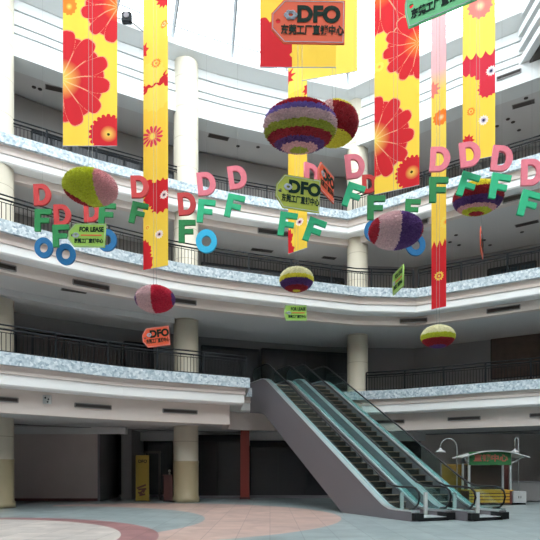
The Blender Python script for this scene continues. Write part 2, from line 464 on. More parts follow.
extL = REAR[-1:]
railing(extL + L2L, 0.42, H2, 'black balcony railing along the left second-floor gallery, left of the escalators')
railing(L2R + [REAR[0]], 0.42, H2, 'black balcony railing along the right second-floor gallery, beside the brown mural')
railing(extL + L3L + [L3P[9]], 0.42, H3, 'long curved black railing of the third-floor gallery behind the hanging letters')
railing([L3P[9], L3P[10], L3P[11], REAR[0]], 0.42, H3, 'straight black railing of the right third-floor gallery, in front of the blue shop glass')
railing(extL + L4L, 0.75, H4, 'curved black railing of the fourth-floor gallery under the white upper wall')
railing([L4P[8], L4P[9], L4P[10], L4P[11], REAR[0]], 0.55, H4, 'straight black railing of the right fourth-floor gallery behind the pink letters')
railing([(3.2, 31.6), (4.2, 31.3)], 0.0, H2 - 0.0, 'short dark railing between the escalator head and the round column')

# ------------------------------------------------------------------ fascia vents, ceiling slots, downlights
def edge_at(path, px, d):
    pp = offset(path, d)
    k = (px - CX) / F; best = None
    for a, b in zip(pp, pp[1:] + pp[:1]):
        a = Vector(a); b = Vector(b)
        fa = a.x - k * a.y; fb = b.x - k * b.y
        if fa <= 0 <= fb or fb <= 0 <= fa:
            t = fa / (fa - fb) if fa != fb else 0; q = a.lerp(b, t)
            if q.y > 8 and (best is None or q.y < best[0].y): best = (q, (b - a).normalized())
    return best
def vent(path, d, x0, x1, zc, h, label, group='slot vents in the gallery fascias'):
    (a, t) = edge_at(path, x0, d); (b, t2) = edge_at(path, x1, d)
    c = (a + b) / 2; u = (b - a); L = u.length; u.normalize(); n = Vector((-u.y, u.x))
    ang = math.atan2(u.y, u.x)
    th = thing('slot_vent', label, 'vent', (c.x, c.y, zc), (0, 0, ang), group)
    bm = bmesh.new()
    for s in (-1, 1): box(bm, -L / 2, L / 2, -0.04, 0.03, s * h / 2 - 0.018, s * h / 2 + 0.018); box(bm, s * L / 2 - 0.018, s * L / 2 + 0.018, -0.04, 0.03, -h / 2, h / 2)
    obj('frame', bm, M['back'], th)
    bm = bmesh.new(); box(bm, -L / 2, L / 2, -0.015, 0.03, -h / 2, h / 2)
    for i in range(1, 4): z = -h / 2 + h * i / 4; box(bm, -L / 2, L / 2, -0.03, 0.0, z - 0.006, z + 0.006)
    obj('grille', bm, M['slot'], th)
zf2 = z2b + 0.50; zf3 = z3b + 0.22; zf4 = z4b + 0.16
for x0, x1, dz, lb in ((-14, 18, 0, 'slot vent in the left second-floor fascia beside the stone column'),
                   (75, 111, 0, 'slot vent in the left second-floor fascia above the grey shutter'),
                   (163, 197, 0, 'slot vent in the second-floor fascia above the round column by the yellow poster')):
    vent(PATH2, 0.9, x0, x1, zf2, 0.16, lb)
for x0, x1, lb in ((372, 404, 'slot vent in the right second-floor fascia behind the escalator handrail'),
                   (448, 480, 'slot vent in the right second-floor fascia above the kiosk lamp'),
                   (530, 556, 'slot vent in the second-floor fascia cut by the right edge of the view')):
    vent(PATH2, 0.9, x0, x1, zf2, 0.16, lb)
for x0, x1, lb in ((-16, 16, 'slot vent in the third-floor fascia at its far left end'),
                   (73, 109, 'slot vent in the third-floor fascia below the blue hanging letters'),
                   (174, 196, 'slot vent in the third-floor fascia right of the pink and crimson ball'),
                   (400, 427, 'slot vent in the third-floor fascia below the red banner end'),
                   (487, 520, 'slot vent in the right third-floor fascia above the brown mural')):
    vent(PATH3, 0.9, x0, x1, zf3, 0.20, lb)
for x0, x1, lb in ((258, 291, 'slot vent in the fourth-floor fascia behind the olive tag sign'),
                   (416, 428, 'slot vent in the fourth-floor fascia right of the purple and pink ball'),
                   (503, 527, 'slot vent in the fourth-floor fascia right of the striped ball')):
    vent(PATH4, 0.9, x0, x1, zf4, 0.24, lb)
vent(UP, -0.02, 497, 521, 19.9, 0.16, 'slot vent in the white upper wall at the top right')

def ceil_pt(px, py, zc):
    Y = F * (zc - CAMZ) / (HZ - py); return Vector(((px - CX) / F * Y, Y, zc))
def ceil_slot(x0, y0, x1, y1, zc, wd, label, group):
    a = ceil_pt(x0, y0, zc); b = ceil_pt(x1, y1, zc); u = b - a; L = u.length; c = (a + b) / 2
    t = thing('ceiling_slot_diffuser', label, 'vent', (c.x, c.y, zc), (0, 0, math.atan2(u.y, u.x)), group)
    obj('frame', BX(-L / 2 - .04, L / 2 + .04, -wd / 2 - .04, wd / 2 + .04, -0.015, 0.05), M['back'], t)
    obj('grille', BX(-L / 2, L / 2, -wd / 2, wd / 2, -0.03, 0.0), M['slot'], t)
zc4 = 19.5; zc3 = z4b + 0.04; zc2 = z3b + 0.04; zc1 = z2b + 0.04
ceil_slot(46, 86.5, 62, 90, zc4, 0.3, 'dark slot diffuser in the fourth-floor ceiling left of the wide red flower banner', 'ceiling slot diffusers')
ceil_slot(209, 135, 228, 139, zc4, 0.3, 'dark slot diffuser in the fourth-floor ceiling left of the big striped ball', 'ceiling slot diffusers')
ceil_slot(124, 146, 131, 147, zc4, 0.3, 'dark slot diffuser in the fourth-floor ceiling between the two left banners', 'ceiling slot diffusers')
ceil_slot(513, 107, 534, 101, zc4, 0.3, 'dark slot diffuser in the fourth-floor ceiling at the right', 'ceiling slot diffusers')
ceil_slot(62, 289, 86, 292.5, zc2, 0.25, 'dark slot diffuser in the second-floor ceiling under the blue letters', 'ceiling slot diffusers')
ceil_slot(252, 249, 272, 251.5, zc3, 0.3, 'dark slot diffuser in the third-floor ceiling above the small striped ball', 'ceiling slot diffusers')
ceil_slot(323, 257, 335, 258.5, zc3, 0.3, 'dark slot diffuser in the third-floor ceiling left of the round column', 'ceiling slot diffusers')
ceil_slot(516, 226, 538, 221, zc3, 0.3, 'dark slot diffuser in the third-floor ceiling at the right', 'ceiling slot diffusers')
DLM = None
def downlight(px, py, zc, label, group):
    global DLM
    p = ceil_pt(px, py, zc)
    if DLM is None:
        bm = bmesh.new(); lathe(bm, [(0.10, 0.0), (0.10, -0.02), (0.075, -0.03), (0.07, -0.005)], 16)
        bmesh.ops.recalc_face_normals(bm, faces=bm.faces); DLM = bpy.data.meshes.new('ceiling_downlight'); bm.to_mesh(DLM); bm.free(); DLM.materials.append(M['slot'])
    o = bpy.data.objects.new('ceiling_downlight', DLM); C.objects.link(o); o.location = p
    tag(o, label, 'downlight', group)
for x, y, z, lb in ((34, 87, zc4, 'left one of two in the fourth-floor ceiling at the far left'), (40, 89, zc4, 'right one of two in the fourth-floor ceiling at the far left'),
                 (220, 131, zc4, 'in the fourth-floor ceiling just above the slot diffuser beside the pale column'), (243, 132, zc4, 'in the fourth-floor ceiling, nearest to the big striped ball'),
                 (238, 146, zc4, 'in the fourth-floor ceiling below the slot diffuser beside the pale column'), (258, 147, zc4, 'in the fourth-floor ceiling directly left of the big striped ball'),
                 (508, 119, zc4, 'in the right fourth-floor ceiling directly below the slot diffuser'), (513, 122, zc4, 'in the right fourth-floor ceiling, middle of the cluster of three'),
                 (519, 130, zc4, 'in the right fourth-floor ceiling, lowest and nearest the railing'), (526, 98, zc4, 'in the right fourth-floor ceiling above the slot diffuser'),
                 (497, 126, zc4, 'in the right fourth-floor ceiling, touching the edge of the rose-patched banner'), (450, 242, zc3, 'in the right third-floor ceiling beside the slim red-ended banner'),
                 (456, 235, zc3, 'in the right third-floor ceiling, upper of three by the slim banner'), (459, 245, zc3, 'in the right third-floor ceiling, lowest of three by the slim banner'),
                 (484, 240, zc3, 'in the right third-floor ceiling beside the edge-on orange tag'), (490, 245, zc3, 'in the right third-floor ceiling, lower right of the edge-on orange tag'),
                 (522, 232, zc3, 'in the right third-floor ceiling below its slot diffuser')):
    downlight(x, y, z, 'dark downlight ' + lb, 'ceiling downlights')

# beams along the column line under each ceiling
for nm, path, zc, dd in (('a', PATH3, zc2, 3.0), ('b', PATH4, zc3, 3.4)):
    pl = offset(path[:14] if nm == 'a' else path[:12], dd, closed=False)
    sweep('beam', pl, [(0, zc), (0, zc - 0.28), (0.6, zc - 0.28), (0.6, zc)], M['ceiling'], closed=False)
plr = offset([L3P[9], L3P[10], L3P[11], REAR[0]], 3.0, closed=False)

# gallery shop fronts on the second and third floor
def panel_on(px0, px1, Y0, Y1, z0, z1, name, m, dy=0.12):
    a = P(px0, HZ, Y0); b = P(px1, HZ, Y1); u = (b - a); u.z = 0; L = u.length; ang = math.atan2(u.y, u.x)
    return thing_box(name, (a.x, a.y, z0), ang, L, dy, z1 - z0, m)
def thing_box(name, loc, ang, L, dy, h, m):
    o = obj(name, BX(0, L, -dy, 0, 0, h), m, loc=loc); o.rotation_euler = (0, 0, ang); return o

def bw_at(px):
    k = (px - CX) / F
    for a, b in zip(BWP, BWP[1:]):
        a = Vector(a); b = Vector(b); fa = a.x - k * a.y; fb = b.x - k * b.y
        if fa <= 0 <= fb: return a.lerp(b, fa / (fa - fb))
def shop(px0, px1, z0, z1, m, bays, label, frame=M['black']):
    a = bw_at(px0); b = bw_at(px1); u = b - a; L = u.length; ang = math.atan2(u.y, u.x)
    n = Vector((u.y, -u.x)).normalized() * 0.45; c = a + n
    t = thing('shop_front', label, 'shop front', (c.x, c.y, z0), (0, 0, ang), 'dark gallery shop fronts')
    for i in range(bays):
        x0 = L * i / bays; x1 = L * (i + 1) / bays
        obj('glass_panel', BX(x0 + .03, x1 - .03, -0.02, 0.02, 0.05, z1 - z0 - .05), m, t)
    for i in range(bays + 1):
        obj('mullion', BX(L * i / bays - .04, L * i / bays + .04, -0.05, 0.05, 0, z1 - z0), frame, t)
    obj('header', BX(0, L, -0.06, 0.06, z1 - z0 - 0.08, z1 - z0 + 0.04), frame, t)
f2 = H2; f3 = H3; f4 = H4
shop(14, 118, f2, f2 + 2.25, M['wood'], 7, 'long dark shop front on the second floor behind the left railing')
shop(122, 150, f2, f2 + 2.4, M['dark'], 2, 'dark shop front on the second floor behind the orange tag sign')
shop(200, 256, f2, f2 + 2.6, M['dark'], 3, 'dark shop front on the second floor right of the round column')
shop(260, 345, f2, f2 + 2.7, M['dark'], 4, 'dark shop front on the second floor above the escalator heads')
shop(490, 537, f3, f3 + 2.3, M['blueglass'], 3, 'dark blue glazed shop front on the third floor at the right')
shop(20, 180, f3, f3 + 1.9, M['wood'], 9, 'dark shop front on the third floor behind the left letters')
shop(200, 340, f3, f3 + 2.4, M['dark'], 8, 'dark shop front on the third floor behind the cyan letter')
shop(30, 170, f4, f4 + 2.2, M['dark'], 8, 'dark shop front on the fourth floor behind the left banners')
# mural on the right second floor
a = bw_at(492); b = bw_at(560); u = b - a; n = Vector((u.y, -u.x)).normalized() * 0.12; c = a + n
mt = thing('wall_mural', 'brown picture panel on the wall of the right second-floor gallery', 'mural', (c.x, c.y, f2 + 0.95), (0, 0, math.atan2(u.y, u.x)))
obj('panel', BX(0, u.length, -0.03, 0.02, 0, 2.3), M['mural'], mt)
obj('frame', BX(-.05, u.length, -0.02, 0.04, -0.05, 2.36), M['black'], mt)

# ------------------------------------------------------------------ ground-floor shop line
z1c = zc1 + 0.04
# back wall
struct(obj('wall_ground_back', BX(-9.0, 34, 34.5, 35, 0, z1c), M['fascia']))
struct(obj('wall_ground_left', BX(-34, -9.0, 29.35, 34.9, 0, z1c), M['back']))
struct(obj('trim_%d' % TRIMK, BX(-14, -7.4, 28.9, 29.35, 3.45, z1c), M['ceiling'])); TRIMK += 1
t = thing('roller_shutter', 'wide grey closed shutter wall at the left of the ground floor', 'shutter', (-11.2, 29.2, 0))
bm = bmesh.new(); box(bm, -2.2, 2.35, -0.05, 0.1, 0.12, 3.45)
for i in range(27): box(bm, -2.2, 2.35, -0.062, 0, 0.2 + i * 0.12, 0.215 + i * 0.12)
obj('curtain', bm, M['shutter'], t)
obj('bottom_bar', BX(-2.2, 2.35, -0.09, 0.1, 0, 0.14), M['brown'], t)
obj('side_rail', BX(2.32, 2.42, -0.1, 0.1, 0, 3.45), M['truss'], t)
struct(obj('wall_ground_pier', BX(-8.05, -7.5, 30.6, 34.5, 0, z1c), M['back']))
# dark shop fronts on the ground floor
def gshop(px0, px1, Y, z1, bays, label, m=M['dark']):
    x0 = (px0 - CX) / F * Y; x1 = (px1 - CX) / F * Y; L = x1 - x0
    t = thing('shop_front', label, 'shop front', (x0, Y, 0), (0, 0, 0), 'ground-floor shop fronts')
    for i in range(bays):
        obj('glass_panel', BX(L * i / bays + .04, L * (i + 1) / bays - .04, -.02, .02, 0.12, z1 - .1), m, t)
    for i in range(bays + 1):
        obj('mullion', BX(L * i / bays - .05, L * i / bays + .05, -.06, .06, 0, z1), M['black'], t)
    obj('header', BX(0, L, -.08, .08, z1 - .1, z1 + .3), M['black'], t)
    obj('sill', BX(0, L, -.07, .07, 0, 0.14), M['truss'], t)
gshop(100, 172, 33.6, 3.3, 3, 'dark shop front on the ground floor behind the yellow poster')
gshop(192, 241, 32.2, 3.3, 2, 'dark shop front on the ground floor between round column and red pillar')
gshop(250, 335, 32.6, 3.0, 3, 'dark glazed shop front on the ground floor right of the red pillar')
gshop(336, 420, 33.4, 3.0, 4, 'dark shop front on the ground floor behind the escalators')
struct(obj('wall_ground_bulkhead', BX(-7.5, 9, 32.7, 33.2, 3.3, z1c), M['ceiling']))
t = thing('red_pillar', 'square red painted pillar on the ground floor left of the escalators', 'pillar', ((245 - CX) / F * 31.3, 31.3, 0))
obj('shaft', BX(-.24, .24, -.24, .24, 0.12, z1c), M['redpillar'], t)
obj('base', BX(-.28, .28, -.28, .28, 0, 0.12), M['brown'], t)
# standing poster
Yp = 1.6 * F / 31.2
t = thing('poster_stand', 'tall yellow poster stand with dark print in front of the dark shop', 'poster', ((142.5 - CX) / F * Yp, Yp, 0))
W_ = 13.2 / F * Yp; Hh = 46 / F * Yp
obj('board', BX(-W_ / 2, W_ / 2, -.05, .0, 0.03, Hh), M['yellow'], t)
bm = bmesh.new(); me = text_mesh('DFO', 0.22, 0.008); link('lettering', me, t, M['black'], loc=(0.02, -0.06, Hh - 0.32))
bm = bmesh.new()
random.seed(3)
for (x, z, l, a) in ((-.05, .75, .5, .35), (.0, .62, .42, .1), (-.02, .5, .35, .8), (-.08, .4, .3, -.4), (.1, .55, .25, 1.2), (0, .33, .3, .2)):
    box(bm, -l / 2, l / 2, -.012, 0, -.045, .045, mtx=Matrix.Translation((x, -.05, z)) @ Matrix.Rotation(-a, 4, 'Y'))
obj('printed_figure', bm, M['brown'], t)
obj('foot', BX(-W_ / 2 - .04, W_ / 2 + .04, -.16, .14, 0, .035), M['black'], t)
# dark box frame behind the poster
t = thing('display_frame', 'dark open display frame leaning behind the yellow poster', 'frame', ((153 - CX) / F * 30.4, 30.4, 0))
for x in (-.45, .35): obj('upright', BX(x - .05, x + .05, -.05, .05, 0, 2.55), M['wood'], t)
obj('crossbar', BX(-.5, .42, -.05, .05, 2.5, 2.62), M['wood'], t)
# brown pedestal by the column
Yp = 1.6 * F / 31.4
t = thing('wooden_pedestal', 'dark red-brown pedestal box left of the round column', 'pedestal', ((169.5 - CX) / F * Yp, Yp, 0))
obj('body', BX(-.26, .20, -.2, .2, 0.06, 1.30), M['brown'], t); obj('top', BX(-.30, .22, -.24, .24, 1.30, 1.36), M['brown'], t)
obj('plinth', BX(-.28, .22, -.22, .22, 0, .06), M['black'], t)
bm = bmesh.new(); lathe(bm, [(0.05, 1.36), (0.05, 1.42), (0.02, 1.47), (0.075, 1.52), (0.06, 1.6), (0.01, 1.63)], 12)
o = obj('small_lamp', bm, M['white'], t, True)

# ------------------------------------------------------------------ kiosk
YK = 1.6 * F / 35.0
def KX(px): return (px - CX) / F * YK
def KZ(py): return CAMZ + (HZ - py) / F * YK
kx0, kx1 = KX(468), KX(511)
t = thing('market_kiosk', 'small kiosk with green sign and yellow slatted counter on the ground floor', 'kiosk', ((kx0 + kx1) / 2, YK, 0))
hw = (kx1 - kx0) / 2
ct = obj('counter', BX(-hw, hw, -0.1, 0.9, 0.06, KZ(491)), M['brown'], t)
for i in range(4):
    z = 0.12 + i * 0.145; obj('slat', BX(-hw + .02, hw - .12, -.14, -.09, z, z + .10), M['slat'], t)
obj('worktop', BX(-hw - .04, hw + .04, -.18, .95, KZ(491), KZ(491) + .05), M['slat'], t)
for x in (-hw + .04, hw - .04):
    obj('post', BX(x - .045, x + .045, -.06, .03, KZ(491), KZ(454)), M['steel'], t)
    obj('post', BX(x - .045, x + .045, .8, .89, KZ(491), KZ(454)), M['steel'], t)
obj('back_panel', BX(-hw + .1, hw - .1, .82, .87, KZ(491), KZ(465)), M['wood'], t)
sg = obj('sign_box', BX(-hw + .03, hw - .05, -.14, .02, KZ(465), KZ(452)), M['kgreen'], t)
link('lettering', text_mesh('直销中心', 0.34, 0.012, xs=1.15), t, M['kred'], loc=(0, -.15, (KZ(465) + KZ(452)) / 2))
# arched roof
bm = bmesh.new(); n = 16; top = []; 
x0 = KX(460) - (kx0 + hw); x1 = KX(527) - (kx0 + hw)
poly = [(x0 + (x1 - x0) * i / n, KZ(457) + 0.30 * math.sin(PI * i / n)) for i in range(n + 1)]
poly += [(x, z - .045) for x, z in reversed(poly)]
prism(bm, poly, lambda p, q, a: Vector((p, a, q)), -.35, 1.1)
obj('arched_roof', bm, M['white'], t)
# stay brackets
for s, ex in ((-1, x0), (1, x1)):
    obj('bracket', TB([(s * hw, -.1, KZ(463)), (ex * 0.92, -.1, KZ(456.5))], .025, 6), M['white'], t)
def goose(px_lamp, px_post, py_top, py_lamp, label, Y):
    xl = (px_lamp - CX) / F * Y; xp = (px_post - CX) / F * Y; zt = CAMZ + (HZ - py_top) / F * Y; zl = CAMZ + (HZ - py_lamp) / F * Y
    t = thing('gooseneck_lamp', label, 'lamp', (xp, Y, 0), group='gooseneck lamps at the kiosk')
    w_ = xl - xp; pts = [(0, 0, 0), (0, 0, zt - abs(w_) / 2)] 
    for i in range(1, 13):
        a = PI * i / 12; pts.append((w_ / 2 - w_ / 2 * math.cos(a), 0, zt - abs(w_) / 2 + abs(w_) / 2 * math.sin(a)))
    pts.append((w_, 0, zl + .1)); obj('arm', TB(pts, .020, 8), M['lampwhite'], t, True)
    bm = bmesh.new(); lathe(bm, [(.05, zl + .16), (.06, zl + .10), (.20, zl + .02), (.24, zl - .05), (.20, zl - .05)], 20, w_, 0); obj('lamp_shade', bm, M['lampwhite'], t, True)
    bm = bmesh.new(); lathe(bm, [(.18, 0), (.18, .03), (.05, .06)], 16); obj('base', bm, M['black'], t)
goose(440.5, 457, 438.5, 451.5, 'white gooseneck lamp left of the kiosk over the yellow board', YK + .3)
goose(515, 518.5, 438, 452, 'white lamp with tall bracket at the right end of the kiosk roof', YK + 1.25)
# yellow board left of the kiosk
t = thing('partition_board', 'yellow-brown board panel standing left of the kiosk', 'board', ((455 - CX) / F * (YK + 1.6), YK + 1.6, 0))
obj('panel', BX(-.66, .66, -.03, .03, .0, 1.88), mat('ochre_board', (0.22, 0.13, 0.015), .6, noise=.2, nscale=2), t)
obj('frame', BX(-.70, -.66, -.05, .05, 0, 1.92), M['truss'], t); obj('frame', BX(.66, .70, -.05, .05, 0, 1.92), M['truss'], t)
t = thing('storage_cabinet', 'small white two-door cabinet at the right of the kiosk', 'cabinet', (KX(521.5), YK + .2, 0))
obj('body', BX(-.31, .31, 0, .5, .08, .62), M['white'], t)
for s in (-1, 1):
    dd = obj('door', BX(min(s * .01, s * .30), max(s * .01, s * .30), -.02, 0, .1, .6), M['white'], t)
    obj('handle', BX(s * .05 - .01, s * .05 + .01, -.04, -.02, .3, .4), M['black'], dd)
obj('plinth', BX(-.3, .3, .03, .48, 0, .08), M['black'], t)
t = thing('service_counter', 'long grey counter behind the kiosk at the right edge', 'counter', (KX(549), YK + 2.7, 0))
obj('body', BX(-.9, 2.0, 0, .7, 0.05, .98), M['back'], t); obj('worktop', BX(-.95, 2.05, -.05, .75, .98, 1.03), M['truss'], t)
t = thing('menu_cabinet', 'tall dark brown cabinet at the back right of the kiosk', 'cabinet', (KX(519), YK + 1.9, 0))
obj('body', BX(-.4, .4, 0, .5, 0, 2.25), M['wood'], t); obj('door', BX(-.37, .37, -.03, 0, .1, 2.2), M['brown'], t)

# ------------------------------------------------------------------ escalators
TH = R(24.0)
U = Vector((-math.sin(TH), math.cos(TH), 0)); LAT = Vector((math.cos(TH), math.sin(TH), 0)); UPV = Vector((0, 0, 1))
TN = math.tan(R(30)); RISE = 5.85; U0 = 1.5; U1 = U0 + RISE / TN; UE = U1 + 1.9
WD = 1.24
def stepline(u):
    if u < U0: return 0.0
    if u > U1: return RISE
    return (u - U0) * TN
def sl(h, u0=0.15, u1=UE, n=4):
    """smooth line h above the step pitch line"""
    pts = [(u0, h), (U0 - .5, h), (U0 - .15, h + .02), (U0 + .2, h + .13)]
    pts += [(U0 + .6 + (U1 - U0 - 1.2) * i / n, h + (.6 + (U1 - U0 - 1.2) * i / n) * TN) for i in range(n + 1)]
    pts += [(U1 - .2, h + RISE - .13), (U1 + .15, h + RISE - .02), (U1 + .5, h + RISE), (u1, h + RISE)]
    return pts
def escalator(origin, label):
    # local axes: x = lateral, y = up the run, z = up
    t = thing('escalator', label, 'escalator', origin, (0, 0, TH), 'pair of escalators')
    fr = lambda p, q, a: Vector((a, p, q))
    dk = 0.30
    top = sl(dk)
    bot = [(UE, RISE - 1.25), (U1 + .6, RISE - 1.35)] + [(U1 - .1, RISE - 1.55), (U0 + 2.75, 0.0)] + [(0.15, 0.0)]
    for w0, w1, nm in ((-.20, .10, 'side_cladding'), (WD - .10, WD + .20, 'side_cladding')):
        bm = bmesh.new(); prism(bm, top + bot, fr, w0, w1); obj(nm, bm, M['truss'], t)
        bm = bmesh.new(); a = sl(dk + .03); b = [(p, q - .07) for p, q in reversed(a)]
        prism(bm, a + b, fr, w0 + .005 if w0 < 0 else w0 - .012, w1 + .012 if w0 < 0 else w1 - .005); obj('deck_strip', bm, M['steel'], t)
    low = sl(-0.12, 0.15); bm = bmesh.new(); prism(bm, [(p, max(q, 0.02)) for p, q in low] + bot[:-1] + [(.15, 0)], fr, .10, WD - .10); obj('truss_body', bm, M['rubber'], t)
    bm = bmesh.new(); a = sl(dk + .045); b = [(p, q - .03) for p, q in reversed(a)]
    prism(bm, a + b, fr, WD + .012, WD + .17); obj('inner_cover', bm, M['gapcover'], t)
    # glass and handrails
    gtop = [(p, q) for p, q in sl(1.02, .30, UE - .15)]
    gl = [(.18, .45), (.10, .70), (.16, .92)] + gtop + [(UE - .05, RISE + .92), (UE, RISE + .7), (UE - .1, RISE + .45)]
    gb = list(reversed(sl(dk + .03, .30, UE - .2)))
    hr = [(.50, .36), (.22, .40), (.06, .56), (0, .74), (.05, .92), (.20, 1.03)] + [(p, q) for p, q in sl(1.06, .40, UE - .4)] + \
         [(UE - .15, RISE + 1.03), (UE, RISE + .92), (UE + .05, RISE + .74), (UE - .02, RISE + .56), (UE - .2, RISE + .40), (UE - .45, RISE + .36)]
    for wx in (0.0, WD):
        bm = bmesh.new(); prism(bm, gl + gb, fr, wx - .008, wx + .008); obj('glass_balustrade', bm, M['glass'], t)
        obj('handrail', TB([Vector((wx, p, q)) for p, q in hr], .034, 8), M['rubber'], t, True)
        obj('end_cap', BX(wx - .17, wx + .17, .0, .45, 0.03, .25), M['rubber'], t)
    # landing plates and combs
    obj('landing_base', BX(.05, WD - .05, .05, .80, 0.0, .11), M['rubber'], t)
    obj('landing_plate', BX(.02, WD - .02, .02, .82, 0.11, .125), M['steel'], t)
    obj('landing_plate', BX(.10, WD - .10, U1 + .4, UE + .2, RISE - .08, RISE + .012), M['steel'], t)
    # inlet signs between the newels
    pst = obj('guide_post', BX(.14, .24, 1.10, 1.17, 0.05, .86), M['white'], t)
    obj('guide_post', BX(WD - .26, WD - .14, .95, 1.02, 0.05, .86), M['white'], t)
    # steps
    tread = None; d = .4; n = int((U1 - U0) / d) + 3
    bm = bmesh.new(); x0, x1 = .13, WD - .13
    box(bm, x0, x1, 0, d - .01, -.03, 0.0, 0)
    box(bm, x0, x1, .02, .06, -.235, -.03, 0)
    box(bm, x0, x1, -.008, .045, -.014, .006, 1)
    for i in range(12):
        xx = x0 + (x1 - x0) * (i + .5) / 12; box(bm, xx - .006, xx + .006, .01, .018, -.225, -.03, 0)
    first = obj('step', bm, [M['tread'], M['nosing']], t)
    for i in range(n):
        u = U0 - .6 + i * d; z = min(max((u + .2 - U0) * TN, 0), RISE) + .0
        s = first if i == 0 else first.copy()
        if i: C.objects.link(s); s.parent = t
        s.location = (0, u, z + .03)
    return t
ORG = Vector((4.62, 17.45, 0)) - Vector((0, 0, 0))
escalator(ORG, 'left escalator of the pair, its grey side panel facing the open hall')
escalator(ORG + LAT * 1.68 - U * 0.60, 'right escalator of the pair, nearer the kiosk, with teal glass sides')

# ------------------------------------------------------------------ hanging things
def cord(parent, x, z0, ztop, y=0.0, name='hanging_cord', r=0.0022):
    return obj(name, TB([(x, y, z0), (x, y, ztop)], r, 4), M['cord'], parent)

# letters
def arc(cx, cy, rx, ry, a0, a1, n): return [(cx + rx * math.cos(a0 + (a1 - a0) * i / n), cy + ry * math.sin(a0 + (a1 - a0) * i / n)) for i in range(n + 1)]
LH = 0.60
def letter_mesh(ch):
    h = LH / 2
    if ch == 'D':
        o = [(-.24, -h), (-.02, -h)] + arc(-.02, 0, .26, h, -PI / 2, PI / 2, 20) + [(-.24, h)]
        i = [(-.10, -h + .13), (-.03, -h + .13)] + arc(-.03, 0, .12, h - .13, -PI / 2, PI / 2, 14) + [(-.10, h - .13)]
        loops = [o, i]
    elif ch == 'F':
        loops = [[(-.22, -h), (-.06, -h), (-.06, -.07), (.17, -.07), (.17, .06), (-.06, .06), (-.06, .16), (.23, .16), (.23, h), (-.22, h)]]
    else:
        loops = [arc(0, 0, .27, h, 0, 2 * PI * 31 / 32, 31), arc(0, 0, .12, h - .16, 0, 2 * PI * 31 / 32, 31)]
    me = curve_mesh('letter_' + ch.lower(), loops, .035); me.transform(Matrix.Rotation(R(90), 4, 'X')); return me
base_letters = {c: letter_mesh(c) for c in 'DFO'}
LM = {}
for c in 'DFO':
    for k in ('lred', 'lpink', 'lgreen', 'lmint', 'lblue', 'lcyan'):
        me = base_letters[c].copy(); me.materials.append(M[k]); LM[c, k] = me
ROOFZ = 24.0
CN = {'lred': 'red', 'lpink': 'pink', 'lgreen': 'dark green', 'lmint': 'bright green', 'lblue': 'blue', 'lcyan': 'cyan'}
def letter(ch, col, px, py, hpx, where, roll=0, yaw=0, Yo=None, cordlen=None):
    Y = Yo or LH * F / hpx
    p = P(px, py, Y)
    o = bpy.data.objects.new('letter_' + ch.lower(), LM[ch, col]); C.objects.link(o); o.location = p
    o.rotation_euler = (0, R(-roll), R(yaw))
    tag(o, '%s foam letter %s %s' % (CN[col], ch, where), 'letter', 'hanging foam letters %s' % ch)
    top = (ROOFZ - p.z) if cordlen is None else cordlen
    cd = obj('hanging_cord', TB([(0, 0, LH / 2 - .02), (0, 0, top)], .0018, 4), M['cord'], o)
    cd.rotation_euler = (0, R(roll), 0)
    return o
# D row
for a in (('D', 'lred', 42.5, 195, 21.5, 'first of the row at the far left', 2, 0),
          ('D', 'lred', 62.5, 215.5, 21.5, 'directly left of and above the lime lease sign', 2, 0),
          ('D', 'lred', 92, 212, 20, 'half hidden behind the yellow-green and pink ball', 2, 0),
          ('D', 'lred', 140, 187, 22, 'beside the left edge of the long yellow banner', 3, 5),
          ('D', 'lred', 187, 204, 22.5, 'hanging in front of the pale column', 4, 0),
          ('D', 'lpink', 206.5, 184, 23, 'just right of the pale column', 5, 0),
          ('D', 'lpink', 237.5, 177.5, 23, 'higher one of the pair right of the pale column', 8, 0),
          ('D', 'lpink', 312, 176, 23, 'between the olive tag and the orange tag', 0, 30),
          ('D', 'lpink', 355, 166.5, 24, 'in front of the column right of the orange tag', 5, 0),
          ('D', 'lred', 369.5, 184, 24, 'peeping out at the left edge of the big red flower banner', 2, 0),
          ('D', 'lred', 409.5, 178, 24, 'behind the lower right corner of the big red flower banner', 8, -5),
          ('D', 'lpink', 440, 159.5, 24.5, 'in front of the slim red-ended banner', -4, -10),
          ('D', 'lpink', 470, 154.5, 25, 'in front of the yellow and red banner at the right', 4, -8),
          ('D', 'lpink', 502, 159, 25.5, 'right of the yellow and red banner', -8, -5),
          ('D', 'lpink', 532, 172.5, 26, 'last of the row at the right edge', -2, -10)):
    letter(*a[:7], yaw=a[7], **({'Yo': 18.6} if a[2] in (369.5, 409.5) else {}))
